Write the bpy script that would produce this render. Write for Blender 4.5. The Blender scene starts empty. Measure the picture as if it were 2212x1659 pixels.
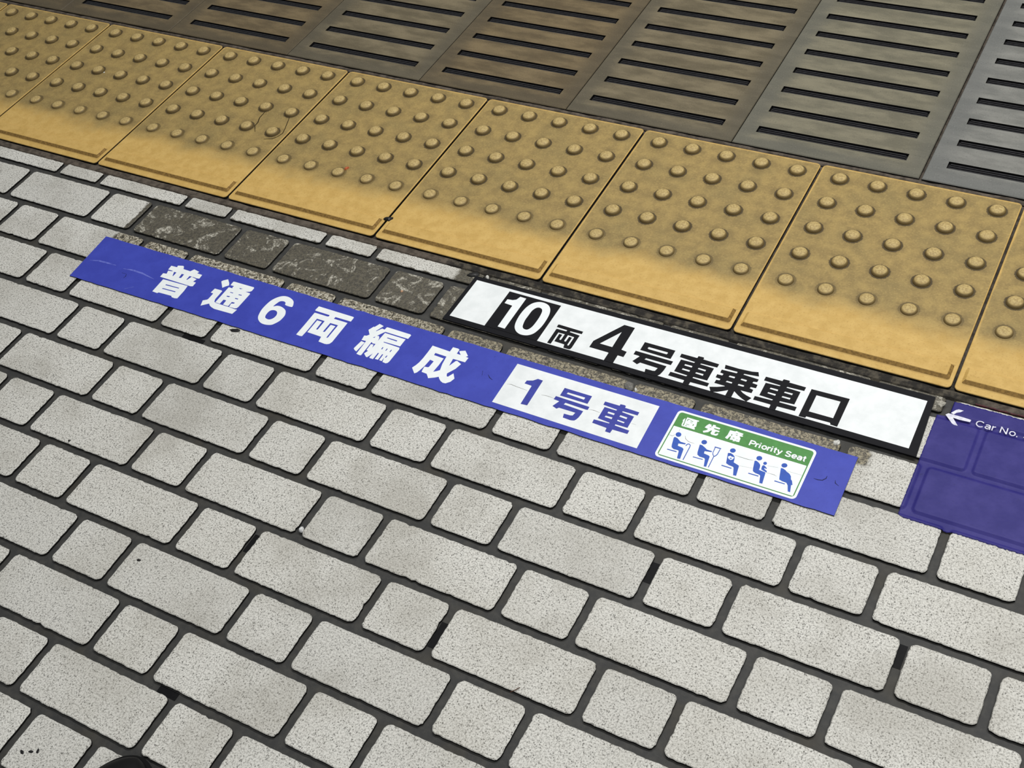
import bpy, math, random, json
from mathutils import Vector, Matrix
from mathutils.geometry import tessellate_polygon
rnd = random.Random(11)
SC = bpy.context.scene
COL = SC.collection

# ------------------------------------------------------------------ camera
cam_data = bpy.data.cameras.new('camera')
cam = bpy.data.objects.new('camera', cam_data)
COL.objects.link(cam)
cam_data.sensor_width = 36.0
cam_data.lens = 43.0397
cam_data.clip_start = 0.02
cam.matrix_world = Matrix(((0.871655, -0.26647, 0.411354, 1.972035), (0.469551, 0.694606, -0.545017, -1.514363), (-0.140498, 0.668218, 0.730578, 1.241895), (0.0, 0.0, 0.0, 1.0)))
SC.camera = cam

# ------------------------------------------------------------------ view, world and the platform's lamps
vs = SC.view_settings
vs.view_transform = 'Standard'
vs.look = 'None'
vs.gamma = 1.0
vs.use_curve_mapping = False
vs.exposure = 0.0
SC.display_settings.display_device = 'sRGB'
world = bpy.data.worlds.new('station_ambient')
SC.world = world
world.use_nodes = True
world.node_tree.nodes['Background'].inputs[0].default_value = (0.93, 0.97, 1.0, 1)
world.node_tree.nodes['Background'].inputs[1].default_value = 0.22

def lamp(name, loc, sx, sy, power, col):
    d = bpy.data.lights.new(name, 'AREA')
    d.shape = 'RECTANGLE'; d.size = sx; d.size_y = sy; d.energy = power; d.color = col
    o = bpy.data.objects.new(name, d); o.location = loc
    COL.objects.link(o)
    return o
# fluorescent rows hung under the platform roof, running along the track
lamp('fluorescent_row', (1.9, 0.70, 2.7), 3.4, 0.35, 86, (1.0, 0.99, 0.97))
lamp('fluorescent_row', (2.9, -2.2, 2.7), 3.0, 0.35, 40, (1.0, 1.0, 0.99))

# ------------------------------------------------------------------ helpers
def lin(c):
    out = []
    for v in c:
        v = v / 255.0
        out.append(v / 12.92 if v <= 0.04045 else ((v + 0.055) / 1.055) ** 2.4)
    return (out[0], out[1], out[2], 1.0)

class V:
    """a node socket with arithmetic"""
    def __init__(self, g, s): self.g = g; self.s = s
    def _m(self, op, *a):
        n = self.g.nt.nodes.new('ShaderNodeMath'); n.operation = op
        for i, x in enumerate((self,) + a):
            if isinstance(x, V): self.g.nt.links.new(x.s, n.inputs[i])
            else: n.inputs[i].default_value = float(x)
        return V(self.g, n.outputs[0])
    def __add__(s, o): return s._m('ADD', o)
    def __radd__(s, o): return s._m('ADD', o)
    def __sub__(s, o): return s._m('SUBTRACT', o)
    def __rsub__(s, o): return (s * -1.0) + o
    def __mul__(s, o): return s._m('MULTIPLY', o)
    def __rmul__(s, o): return s._m('MULTIPLY', o)
    def __truediv__(s, o): return s._m('DIVIDE', o)
    def max(s, o): return s._m('MAXIMUM', o)
    def min(s, o): return s._m('MINIMUM', o)
    def abs(s): return s._m('ABSOLUTE')
    def sqrt(s): return s._m('SQRT')
    def rnd(s): return s._m('ROUND')
    def step(s, a, b):
        """0 at a, 1 at b, smooth"""
        n = s.g.nt.nodes.new('ShaderNodeMapRange'); n.interpolation_type = 'SMOOTHSTEP'
        s.g.nt.links.new(s.s, n.inputs[0])
        lo, hi, t0, t1 = (a, b, 0.0, 1.0) if a < b else (b, a, 1.0, 0.0)
        n.inputs[1].default_value = lo; n.inputs[2].default_value = hi
        n.inputs[3].default_value = t0; n.inputs[4].default_value = t1
        return V(s.g, n.outputs[0])

class G:
    """a material being built"""
    def __init__(self, name, rough=0.6, spec=0.3):
        self.m = bpy.data.materials.new(name); self.m.use_nodes = True
        self.nt = self.m.node_tree
        self.b = self.nt.nodes['Principled BSDF']
        self.b.inputs['Roughness'].default_value = rough
        self.b.inputs['Specular IOR Level'].default_value = spec
        self.tc = self.nt.nodes.new('ShaderNodeTexCoord')
        self.co = self.tc.outputs['Object']
        sx = self.nt.nodes.new('ShaderNodeSeparateXYZ'); self.nt.links.new(self.co, sx.inputs[0])
        self.x, self.y, self.z = (V(self, sx.outputs[i]) for i in range(3))
    def offset(self):
        """coordinates shifted per object so copies differ"""
        oi = self.nt.nodes.new('ShaderNodeObjectInfo')
        k = self.nt.nodes.new('ShaderNodeVectorMath'); k.operation = 'ADD'
        mul = V(self, oi.outputs['Random']) * 37.0
        cb = self.nt.nodes.new('ShaderNodeCombineXYZ')
        self.nt.links.new(mul.s, cb.inputs[0]); self.nt.links.new(mul.s, cb.inputs[1])
        self.nt.links.new(self.co, k.inputs[0]); self.nt.links.new(cb.outputs[0], k.inputs[1])
        self.co = k.outputs[0]
        self.rand = V(self, oi.outputs['Random'])
    def noise(self, scale, detail=2.0, rough=0.5, dist=0.0, stretch=None):
        n = self.nt.nodes.new('ShaderNodeTexNoise')
        src = self.co
        if stretch:
            k = self.nt.nodes.new('ShaderNodeVectorMath'); k.operation = 'MULTIPLY'
            self.nt.links.new(src, k.inputs[0]); k.inputs[1].default_value = stretch
            src = k.outputs[0]
        self.nt.links.new(src, n.inputs['Vector'])
        n.inputs['Scale'].default_value = scale; n.inputs['Detail'].default_value = detail
        n.inputs['Roughness'].default_value = rough; n.inputs['Distortion'].default_value = dist
        return V(self, n.outputs['Fac'])
    def cells(self, scale):
        n = self.nt.nodes.new('ShaderNodeTexVoronoi')
        self.nt.links.new(self.co, n.inputs['Vector']); n.inputs['Scale'].default_value = scale
        s = self.nt.nodes.new('ShaderNodeSeparateColor'); self.nt.links.new(n.outputs['Color'], s.inputs[0])
        return V(self, n.outputs['Distance']), V(self, s.outputs[0])
    def attr(self, name):
        n = self.nt.nodes.new('ShaderNodeAttribute'); n.attribute_name = name
        return V(self, n.outputs['Fac'])
    def mix(self, f, a, b, mode='MIX'):
        n = self.nt.nodes.new('ShaderNodeMix'); n.data_type = 'RGBA'; n.blend_type = mode
        n.clamp_factor = True
        if isinstance(f, V): self.nt.links.new(f.s, n.inputs[0])
        else: n.inputs[0].default_value = f
        for i, c in ((6, a), (7, b)):
            if isinstance(c, tuple): n.inputs[i].default_value = c
            else: self.nt.links.new(c, n.inputs[i])
        return n.outputs[2]
    def color(self, c):
        if isinstance(c, tuple): self.b.inputs['Base Color'].default_value = c
        else: self.nt.links.new(c, self.b.inputs['Base Color'])
    def rough(self, v): self.nt.links.new(v.s, self.b.inputs['Roughness'])
    def bump(self, h, strength, dist):
        n = self.nt.nodes.new('ShaderNodeBump'); n.inputs['Strength'].default_value = strength
        n.inputs['Distance'].default_value = dist
        self.nt.links.new(h.s, n.inputs['Height']); self.nt.links.new(n.outputs[0], self.b.inputs['Normal'])
    def box(self, x0, x1, y0, y1, s, wob=0.0):
        x, y = self.x + wob, self.y + wob
        return x.step(x0 - s, x0 + s) * x.step(x1 + s, x1 - s) * y.step(y0 - s, y0 + s) * y.step(y1 + s, y1 - s)

def plain(name, rgb, rough=0.5, spec=0.3, var=0.0, scale=60.0, dark=None):
    g = G(name, rough, spec)
    if var:
        n = g.noise(scale, 4, 0.6)
        d = dark or tuple(v * 0.72 for v in rgb)
        g.color(g.mix(n.step(0.5 - var, 0.5 + var), lin(d), lin(rgb)))
    else:
        g.color(lin(rgb))
    return g.m

def mesh_obj(name, verts, faces, mats, parent=None, loc=None, mi=None, smooth=False):
    me = bpy.data.meshes.new(name)
    me.from_pydata(verts, [], faces); me.update()
    for m in (mats if isinstance(mats, (list, tuple)) else [mats]): me.materials.append(m)
    if mi: me.polygons.foreach_set('material_index', mi)
    if smooth: me.polygons.foreach_set('use_smooth', [True] * len(me.polygons))
    o = bpy.data.objects.new(name, me); COL.objects.link(o)
    if parent: o.parent = parent
    if loc: o.location = loc
    return o

def thing(name, label, cat, loc, group=None):
    o = bpy.data.objects.new(name, None); COL.objects.link(o)
    o.empty_display_size = 0.05
    o.location = loc
    return tag(o, label, cat, group)

def tag(o, label, cat, group=None):
    o['label'] = label; o['category'] = cat
    if group: o['group'] = group
    return o

def rrect(x0, y0, x1, y1, r, n=5):
    """rounded rectangle outline, counter-clockwise"""
    pts = []
    for cx, cy, a0 in ((x1 - r, y0 + r, -90), (x1 - r, y1 - r, 0), (x0 + r, y1 - r, 90), (x0 + r, y0 + r, 180)):
        for i in range(n + 1):
            a = math.radians(a0 + 90.0 * i / n)
            pts.append((cx + r * math.cos(a), cy + r * math.sin(a)))
    return pts

def inside(p, lp):
    c = False; n = len(lp)
    for i in range(n):
        (x0, y0), (x1, y1) = lp[i - 1], lp[i]
        if (y0 > p[1]) != (y1 > p[1]) and p[0] < x0 + (p[1] - y0) * (x1 - x0) / (y1 - y0): c = not c
    return c

def prism(loops, z0, z1):
    """flat shape with holes, with real thickness: loops of (x, y), even-odd"""
    depth = [sum(inside(lp[0], q) for q in loops if q is not lp) for lp in loops]
    verts, faces, sides = [], [], []
    for lp, d in zip(loops, depth):
        if d % 2: continue
        group = [lp] + [q for q, e in zip(loops, depth) if e == d + 1 and inside(q[0], lp)]
        for k, q in enumerate(group):
            area = sum(q[i - 1][0] * q[i][1] - q[i][0] * q[i - 1][1] for i in range(len(q)))
            if (area > 0) == (k > 0): group[k] = q[::-1]
        flat = [p for q in group for p in q]
        n = len(flat); o = len(verts)
        verts += [(x, y, z1) for x, y in flat] + [(x, y, z0) for x, y in flat]
        for t in tessellate_polygon([[Vector((x, y, 0)) for x, y in q] for q in group]):
            a, b, c = (flat[i] for i in t)
            if (b[0] - a[0]) * (c[1] - a[1]) - (b[1] - a[1]) * (c[0] - a[0]) < 0: t = t[::-1]
            faces.append(tuple(o + i for i in t))
        b0 = o
        for q in group:
            m = len(q)
            for i in range(m):
                j = (i + 1) % m
                sides.append((b0 + j, b0 + i, n + b0 + i, n + b0 + j))
            b0 += m
    return verts, faces + sides

def smooth_loop(p):
    out = []
    n = len(p)
    for i in range(n):
        p0, p1, p2, p3 = p[i - 1], p[i], p[(i + 1) % n], p[(i + 2) % n]
        for t in (0.0, 0.34, 0.67):
            q = []
            for k in (0, 1):
                a, b, c, d = p0[k], p1[k], p2[k], p3[k]
                q.append(0.5 * (2 * b + (c - a) * t + (2 * a - 5 * b + 4 * c - d) * t * t + (3 * b - a - 3 * c + d) * t ** 3))
            out.append(tuple(q))
    return out

# outlines of the printed characters, in tenths of a millimetre on the platform
GL = json.loads('''{"fu":[[[6278,-5621],[6397,-5617],[6385,-5581],[6476,-5554],[6501,-5566],[6532,-5616],[6677,-5619],[6714,-5558],[6830,-5578],[6822,-5618],[6926,-5621],[6936,-5708],[6896,-5716],[6803,-5712],[6798,-5720],[6902,-5737],[6880,-5801],[6941,-5803],[6946,-5891],[6911,-5903],[6268,-5899],[6263,-5813],[6328,-5804],[6305,-5737],[6383,-5723],[6381,-5710],[6287,-5712]],[[6420,-5723],[6471,-5722],[6471,-5810],[6457,-5810]],[[6577,-5718],[6626,-5715],[6630,-5801],[6590,-5812]],[[6737,-5715],[6786,-5712],[6759,-5798],[6741,-5805]],[[6358,-5928],[6859,-5915],[6876,-6028],[6880,-6206],[6834,-6219],[6772,-6216],[6745,-6193],[6491,-6203],[6475,-6225],[6371,-6220]],[[6484,-6007],[6754,-5999],[6753,-6016],[6483,-6027]],[[6491,-6098],[6751,-6086],[6752,-6105],[6483,-6116]]],
"tsu":[[[7332,-5634],[7350,-5604],[7410,-5556],[7481,-5620],[7513,-5665],[7470,-5709],[7441,-5750]],[[7334,-5808],[7471,-5804],[7488,-5814],[7492,-6001],[7515,-6054],[7551,-6069],[7634,-6070],[7818,-6070],[7937,-6077],[7982,-6073],[7964,-6176],[7615,-6187],[7550,-6172],[7501,-6152],[7461,-6118],[7439,-6136],[7356,-6205],[7315,-6097],[7374,-6057],[7382,-6028],[7381,-5908],[7327,-5905]],[[7528,-5573],[7552,-5565],[7935,-5562],[7949,-5580],[7951,-5644],[7931,-5669],[7864,-5695],[7957,-5697],[7967,-5713],[7965,-6015],[7957,-6046],[7926,-6062],[7820,-6065],[7806,-5993],[7853,-5978],[7849,-5955],[7794,-5961],[7795,-6058],[7692,-6058],[7685,-5962],[7631,-5964],[7630,-6062],[7539,-6060],[7536,-5702],[7608,-5703],[7595,-5678],[7604,-5651],[7532,-5653]],[[7710,-5657],[7783,-5653],[7745,-5675]],[[7631,-5783],[7685,-5779],[7689,-5794],[7631,-5797]],[[7796,-5778],[7853,-5774],[7855,-5791],[7796,-5794]],[[7628,-5871],[7691,-5864],[7679,-5888],[7631,-5889]],[[7793,-5866],[7852,-5863],[7851,-5882],[7794,-5885]]],
"six":[[[8494,-5571],[8554,-5551],[8623,-5553],[8690,-5574],[8740,-5606],[8768,-5647],[8787,-5691],[8778,-5719],[8662,-5717],[8637,-5675],[8592,-5657],[8536,-5674],[8512,-5721],[8493,-5807],[8539,-5779],[8599,-5768],[8672,-5783],[8730,-5812],[8766,-5855],[8789,-5909],[8791,-5970],[8782,-6035],[8750,-6100],[8710,-6151],[8640,-6177],[8566,-6183],[8503,-6169],[8441,-6130],[8399,-6077],[8376,-6010],[8361,-5934],[8361,-5839],[8377,-5732],[8409,-5659],[8450,-5606]],[[8522,-5886],[8568,-5871],[8616,-5882],[8645,-5912],[8661,-5956],[8657,-6007],[8635,-6049],[8599,-6072],[8552,-6070],[8517,-6052],[8497,-6010],[8493,-5955],[8500,-5914]]],
"ryo":[[[9188,-5555],[9828,-5561],[9849,-5571],[9850,-5659],[9568,-5660],[9565,-5700],[9818,-5702],[9819,-6121],[9800,-6169],[9768,-6188],[9732,-6195],[9615,-6187],[9597,-6090],[9337,-6083],[9338,-5820],[9426,-5820],[9431,-5989],[9459,-5982],[9459,-5792],[9313,-5791],[9316,-6052],[9308,-6184],[9272,-6191],[9201,-6186],[9205,-5953],[9204,-5697],[9224,-5693],[9443,-5695],[9464,-5684],[9459,-5657],[9188,-5653],[9180,-5641]],[[9564,-5796],[9708,-5795],[9705,-6071],[9681,-6078],[9679,-5826],[9594,-5827],[9591,-5985],[9560,-5993]]],
"hen":[[[10229,-5948],[10295,-5954],[10275,-6154],[10234,-6139],[10203,-6114]],[[10300,-5545],[10382,-5564],[10326,-5690],[10333,-5697],[10388,-5617],[10436,-5622],[10442,-5569],[10461,-5564],[10858,-5570],[10879,-5583],[10873,-5661],[10475,-5657],[10462,-5668],[10393,-5774],[10427,-5765],[10452,-5796],[10466,-5856],[10478,-5678],[10844,-5684],[10841,-5835],[10560,-5839],[10563,-5852],[10849,-5861],[10861,-5894],[10853,-6149],[10844,-6182],[10820,-6201],[10762,-6196],[10743,-6125],[10738,-6124],[10741,-6184],[10696,-6182],[10692,-6063],[10673,-6063],[10674,-6181],[10621,-6184],[10618,-6062],[10599,-6064],[10596,-6197],[10535,-6195],[10527,-6180],[10534,-6100],[10493,-6196],[10470,-6194],[10409,-6147],[10437,-6080],[10405,-6077],[10402,-5951],[10443,-5942],[10462,-6006],[10467,-5922],[10416,-5929],[10398,-5912],[10387,-5915],[10386,-6193],[10364,-6201],[10303,-6194],[10299,-5922],[10221,-5927],[10209,-5835],[10247,-5825],[10275,-5790],[10205,-5712],[10244,-5629],[10262,-5626]],[[10352,-5827],[10382,-5791],[10383,-5818]],[[10565,-5746],[10740,-5747],[10739,-5768],[10564,-5761]],[[10601,-5943],[10618,-5938],[10620,-5981],[10603,-5984]],[[10678,-5942],[10694,-5940],[10693,-5983],[10678,-5988]],[[10751,-5940],[10766,-5938],[10766,-5986],[10751,-5988]],[[10750,-6064],[10767,-6061],[10765,-6105],[10748,-6108]]],
"sei":[[[11291,-5650],[11592,-5663],[11592,-5571],[11678,-5569],[11706,-5582],[11708,-5663],[11776,-5667],[11719,-5613],[11732,-5598],[11798,-5568],[11885,-5646],[11862,-5671],[11910,-5676],[11906,-5769],[11708,-5772],[11723,-5913],[11767,-5796],[11788,-5787],[11870,-5821],[11840,-5930],[11769,-6050],[11791,-6097],[11814,-6101],[11858,-6016],[11921,-6098],[11897,-6171],[11844,-6223],[11800,-6227],[11752,-6207],[11710,-6172],[11691,-6148],[11643,-6182],[11560,-6227],[11531,-6196],[11496,-6161],[11409,-6156],[11400,-6123],[11394,-6053],[11446,-6047],[11459,-6033],[11468,-5915],[11402,-5906],[11390,-6033],[11367,-6136],[11348,-6191],[11322,-6219],[11233,-6134],[11260,-6072],[11278,-6006],[11288,-5917],[11292,-5790]],[[11404,-5763],[11595,-5767],[11613,-5919],[11642,-6031],[11609,-6063],[11564,-6094],[11575,-5953],[11576,-5815],[11408,-5806]]],
"go_blue":[[[13461,-5695],[13879,-5696],[13880,-5842],[13462,-5841]],[[13540,-5752],[13803,-5751],[13803,-5793],[13534,-5781]],[[13416,-5872],[13929,-5883],[13932,-5936],[13910,-5942],[13593,-5933],[13582,-5968],[13883,-5982],[13881,-6041],[13873,-6107],[13860,-6147],[13844,-6172],[13816,-6182],[13786,-6187],[13676,-6181],[13660,-6115],[13753,-6112],[13785,-6102],[13797,-6044],[13549,-6044],[13524,-6072],[13452,-6048],[13501,-5939],[13411,-5932]]],
"one_blue":[[[13036,-5679],[13116,-5682],[13121,-6165],[13024,-6174],[13015,-5829],[13006,-5824],[12899,-5820],[12904,-5763],[12985,-5732]]],
"sha_blue":[[[14086,-5718],[14300,-5716],[14300,-5687],[14360,-5682],[14380,-5690],[14384,-5722],[14594,-5727],[14594,-5784],[14379,-5788],[14378,-5807],[14559,-5820],[14559,-6028],[14384,-6031],[14385,-6053],[14601,-6064],[14601,-6124],[14386,-6128],[14381,-6193],[14309,-6192],[14302,-6131],[14084,-6119],[14081,-6058],[14299,-6049],[14303,-6035],[14121,-6020],[14121,-5809],[14295,-5810],[14298,-5791],[14088,-5777]],[[14203,-5862],[14298,-5863],[14298,-5894],[14202,-5893]],[[14200,-5940],[14299,-5937],[14300,-5970],[14196,-5967]],[[14380,-5862],[14485,-5867],[14484,-5898],[14377,-5891]],[[14379,-5947],[14485,-5953],[14480,-5976],[14380,-5969]]],
"box10":[[[11823,-4265],[12690,-4274],[12683,-5034],[11814,-5029]]],
"one10":[[[12032,-4315],[12133,-4319],[12127,-4983],[12008,-4978],[12007,-4523],[11871,-4513],[11873,-4428],[11956,-4417],[12005,-4389]]],
"zero10":[[[12308,-4339],[12363,-4312],[12436,-4308],[12511,-4331],[12567,-4386],[12601,-4464],[12616,-4549],[12621,-4654],[12617,-4753],[12599,-4849],[12570,-4924],[12522,-4974],[12462,-4999],[12390,-5003],[12320,-4977],[12264,-4924],[12233,-4862],[12214,-4779],[12204,-4667],[12209,-4558],[12225,-4469],[12259,-4389]],[[12371,-4436],[12407,-4421],[12450,-4432],[12477,-4468],[12490,-4521],[12499,-4609],[12498,-4716],[12489,-4805],[12466,-4866],[12435,-4891],[12389,-4886],[12358,-4857],[12341,-4806],[12327,-4721],[12329,-4630],[12332,-4530],[12347,-4474]]],
"ryo_black":[[[12825,-4635],[12841,-4629],[13227,-4639],[13230,-4688],[13053,-4694],[13048,-4712],[13214,-4726],[13213,-4983],[13204,-5012],[13185,-5021],[13100,-5020],[13086,-4958],[12922,-4951],[12924,-4796],[12973,-4800],[12971,-4893],[12996,-4902],[13001,-4886],[13002,-4775],[12899,-4776],[12896,-5016],[12838,-5014],[12840,-4722],[12856,-4718],[12997,-4717],[13001,-4696],[12990,-4691],[12827,-4684]],[[13053,-4776],[13152,-4780],[13157,-4793],[13154,-4952],[13142,-4963],[13128,-4949],[13130,-4803],[13083,-4799],[13082,-4898],[13068,-4906],[13051,-4896]]],
"four":[[[13724,-4311],[13889,-4314],[13887,-4768],[13974,-4780],[13973,-4886],[13884,-4884],[13884,-5044],[13742,-5040],[13745,-4886],[13730,-4881],[13441,-4879],[13443,-4751]],[[13747,-4452],[13746,-4768],[13550,-4765]]],
"go_black":[[[14135,-4519],[14597,-4522],[14596,-4690],[14134,-4679]],[[14225,-4586],[14509,-4588],[14519,-4601],[14511,-4629],[14239,-4626],[14217,-4614]],[[14083,-4717],[14648,-4722],[14645,-4794],[14277,-4794],[14263,-4824],[14599,-4836],[14594,-4922],[14577,-5004],[14553,-5040],[14515,-5055],[14365,-5055],[14350,-4980],[14457,-4980],[14486,-4971],[14501,-4909],[14233,-4899],[14204,-4943],[14121,-4911],[14178,-4795],[14159,-4789],[14082,-4787]]],
"sha_black":[[[14698,-4545],[14931,-4545],[14933,-4506],[15006,-4503],[15019,-4514],[15017,-4540],[15251,-4549],[15249,-4614],[15019,-4621],[15010,-4638],[15215,-4646],[15212,-4882],[15015,-4888],[15011,-4908],[15256,-4920],[15256,-4983],[15014,-4989],[15008,-5066],[14925,-5060],[14924,-4989],[14913,-4986],[14686,-4981],[14690,-4910],[14918,-4912],[14931,-4891],[14731,-4881],[14734,-4649],[14925,-4645],[14933,-4626],[14700,-4610]],[[14819,-4707],[14923,-4706],[14930,-4719],[14926,-4737],[14819,-4734]],[[14820,-4790],[14928,-4790],[14927,-4820],[14816,-4817]],[[15019,-4707],[15128,-4709],[15125,-4739],[15013,-4731]],[[15019,-4793],[15124,-4790],[15126,-4824],[15011,-4817]]],
"jo":[[[15335,-4528],[15524,-4532],[15712,-4519],[15794,-4498],[15827,-4570],[15629,-4593],[15622,-4611],[15843,-4622],[15841,-4672],[15792,-4683],[15787,-4711],[15863,-4719],[15863,-4781],[15793,-4785],[15787,-4811],[15841,-4821],[15841,-4883],[15689,-4888],[15732,-4920],[15791,-4944],[15871,-4965],[15830,-5047],[15764,-5021],[15691,-4982],[15619,-4933],[15619,-5059],[15535,-5061],[15537,-4941],[15471,-4987],[15409,-5024],[15330,-5054],[15283,-4976],[15376,-4943],[15470,-4896],[15463,-4888],[15317,-4887],[15320,-4827],[15366,-4821],[15366,-4791],[15296,-4786],[15295,-4728],[15366,-4725],[15371,-4691],[15321,-4684],[15320,-4628],[15527,-4621],[15537,-4601],[15528,-4591],[15350,-4595]],[[15458,-4690],[15536,-4687],[15536,-4718],[15455,-4718]],[[15626,-4686],[15703,-4686],[15702,-4718],[15621,-4712]],[[15459,-4792],[15536,-4792],[15537,-4818],[15452,-4817]],[[15624,-4790],[15700,-4787],[15707,-4810],[15689,-4817],[15621,-4817]]],
"sha2":[[[15914,-4540],[16142,-4537],[16146,-4501],[16222,-4498],[16236,-4506],[16233,-4530],[16466,-4534],[16464,-4602],[16237,-4612],[16230,-4630],[16426,-4637],[16424,-4870],[16234,-4883],[16231,-4904],[16468,-4903],[16468,-4974],[16229,-4981],[16227,-5057],[16143,-5060],[16143,-4989],[16131,-4981],[15900,-4981],[15899,-4915],[16131,-4907],[16143,-4888],[15948,-4878],[15949,-4644],[16140,-4636],[16145,-4619],[15912,-4611]],[[16040,-4701],[16143,-4700],[16145,-4730],[16033,-4727]],[[16038,-4787],[16143,-4787],[16143,-4816],[16032,-4810]],[[16235,-4701],[16344,-4697],[16342,-4729],[16231,-4725]],[[16234,-4786],[16342,-4782],[16341,-4813],[16228,-4811]]],
"kuchi":[[[16541,-4537],[17050,-4526],[17048,-5033],[16955,-5028],[16954,-5009],[16939,-5000],[16632,-5007],[16629,-5036],[16539,-5038]],[[16635,-4616],[16955,-4611],[16957,-4915],[16634,-4916]]],
"yu":[[[15200,-5599],[15180,-5641],[15192,-5662],[15196,-5725],[15214,-5723],[15212,-5654]],[[15219,-5577],[15384,-5576],[15386,-5593],[15367,-5597],[15385,-5681],[15369,-5706],[15389,-5727],[15381,-5740],[15312,-5737],[15205,-5741],[15202,-5728],[15228,-5721],[15217,-5624]],[[15238,-5600],[15268,-5598],[15268,-5604],[15247,-5609],[15243,-5635],[15235,-5632]],[[15279,-5613],[15317,-5613],[15317,-5622],[15279,-5623]],[[15335,-5658],[15348,-5659],[15344,-5685],[15332,-5684]],[[15249,-5687],[15290,-5685],[15290,-5691],[15247,-5695]],[[15245,-5713],[15274,-5713],[15272,-5720],[15244,-5721]],[[15287,-5643],[15319,-5641],[15320,-5647],[15287,-5649]]],
"sen":[[[15527,-5576],[15564,-5583],[15562,-5605],[15580,-5604],[15580,-5571],[15617,-5569],[15618,-5589],[15687,-5593],[15683,-5619],[15615,-5621],[15614,-5637],[15697,-5641],[15694,-5663],[15652,-5668],[15645,-5707],[15675,-5702],[15676,-5688],[15698,-5686],[15695,-5717],[15678,-5733],[15619,-5735],[15599,-5719],[15603,-5672],[15589,-5671],[15564,-5714],[15510,-5742],[15494,-5718],[15534,-5686],[15544,-5664],[15493,-5654],[15506,-5612]],[[15541,-5629],[15579,-5620],[15568,-5632]]],
"seki":[[[15815,-5579],[15882,-5575],[15897,-5560],[15934,-5568],[15994,-5572],[15995,-5595],[15974,-5601],[16005,-5608],[16000,-5625],[15964,-5632],[15989,-5661],[15994,-5722],[15961,-5729],[15950,-5724],[15910,-5740],[15911,-5719],[15865,-5728],[15865,-5671],[15852,-5673],[15834,-5731],[15799,-5718],[15814,-5664]],[[15892,-5600],[15932,-5596],[15926,-5606]],[[15902,-5626],[15938,-5624],[15931,-5636]],[[15855,-5633],[15868,-5633],[15869,-5660],[15861,-5658]],[[15892,-5681],[15917,-5681],[15916,-5690],[15896,-5692]],[[15942,-5692],[15960,-5692],[15957,-5703]]],
"head1":[[[15259,-5875],[15262,-5886],[15261,-5898],[15257,-5909],[15250,-5918],[15240,-5923],[15229,-5926],[15217,-5925],[15207,-5920],[15198,-5912],[15191,-5901],[15188,-5890],[15189,-5878],[15193,-5867],[15200,-5859],[15210,-5853],[15221,-5850],[15233,-5852],[15244,-5856],[15253,-5864]]],
"head2":[[[15615,-5871],[15618,-5882],[15617,-5894],[15612,-5904],[15605,-5912],[15595,-5918],[15584,-5921],[15573,-5920],[15563,-5915],[15554,-5908],[15548,-5898],[15546,-5887],[15547,-5876],[15551,-5865],[15558,-5857],[15568,-5851],[15579,-5849],[15590,-5850],[15601,-5854],[15609,-5862]]],
"body1":[[[15196,-5942],[15237,-5950],[15296,-5990],[15371,-5991],[15369,-6009],[15283,-6026],[15290,-6065],[15359,-6073],[15381,-6091],[15402,-6252],[15369,-6259],[15359,-6248],[15336,-6139],[15319,-6131],[15259,-6134],[15225,-6115],[15213,-6080],[15190,-5963]],[[15186,-6160],[15314,-6154],[15314,-6169],[15185,-6173]]],
"cane":[[[15392,-6030],[15394,-6014],[15399,-6002],[15407,-5993],[15417,-5991],[15432,-6001],[15436,-6019],[15437,-6252],[15448,-6255],[15446,-6021],[15440,-5994],[15417,-5979],[15401,-5982],[15390,-5993],[15383,-6008],[15381,-6026]]],
"body2":[[[15545,-5942],[15577,-5941],[15618,-5961],[15660,-5986],[15731,-5987],[15731,-6002],[15642,-6020],[15649,-6059],[15716,-6067],[15736,-6080],[15757,-6247],[15726,-6253],[15695,-6138],[15679,-6126],[15617,-6127],[15579,-6107],[15566,-6071],[15546,-5954]],[[15541,-6155],[15672,-6150],[15672,-6161],[15540,-6167]]],
"crutch1":[[[15737,-5915],[15823,-5914],[15821,-5900],[15735,-5901]]],
"crutch2":[[[15740,-5913],[15745,-6003],[15753,-6030],[15778,-6058],[15780,-6246],[15790,-6248],[15788,-6058],[15761,-6024],[15754,-6004],[15750,-5914]]],
"crutch3":[[[15809,-5918],[15807,-6004],[15797,-6033],[15781,-6053],[15789,-6062],[15806,-6041],[15817,-6007],[15818,-5920]]],
"head3":[[[16004,-5865],[16006,-5876],[16005,-5887],[16000,-5897],[15993,-5906],[15983,-5911],[15972,-5914],[15961,-5913],[15951,-5909],[15942,-5902],[15937,-5892],[15934,-5881],[15936,-5870],[15940,-5860],[15948,-5852],[15957,-5846],[15968,-5843],[15980,-5844],[15990,-5849],[15998,-5856]]],
"head4":[[[16356,-5859],[16358,-5870],[16357,-5881],[16352,-5891],[16344,-5899],[16334,-5905],[16323,-5908],[16312,-5907],[16302,-5903],[16294,-5895],[16288,-5886],[16286,-5875],[16287,-5864],[16292,-5853],[16300,-5845],[16310,-5839],[16321,-5837],[16332,-5838],[16342,-5842],[16350,-5849]]],
"head5":[[[16684,-5852],[16686,-5863],[16684,-5874],[16679,-5884],[16671,-5892],[16661,-5898],[16650,-5901],[16639,-5900],[16629,-5896],[16621,-5889],[16616,-5880],[16614,-5869],[16615,-5858],[16620,-5848],[16628,-5839],[16638,-5834],[16649,-5831],[16660,-5832],[16670,-5836],[16678,-5843]]],
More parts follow.
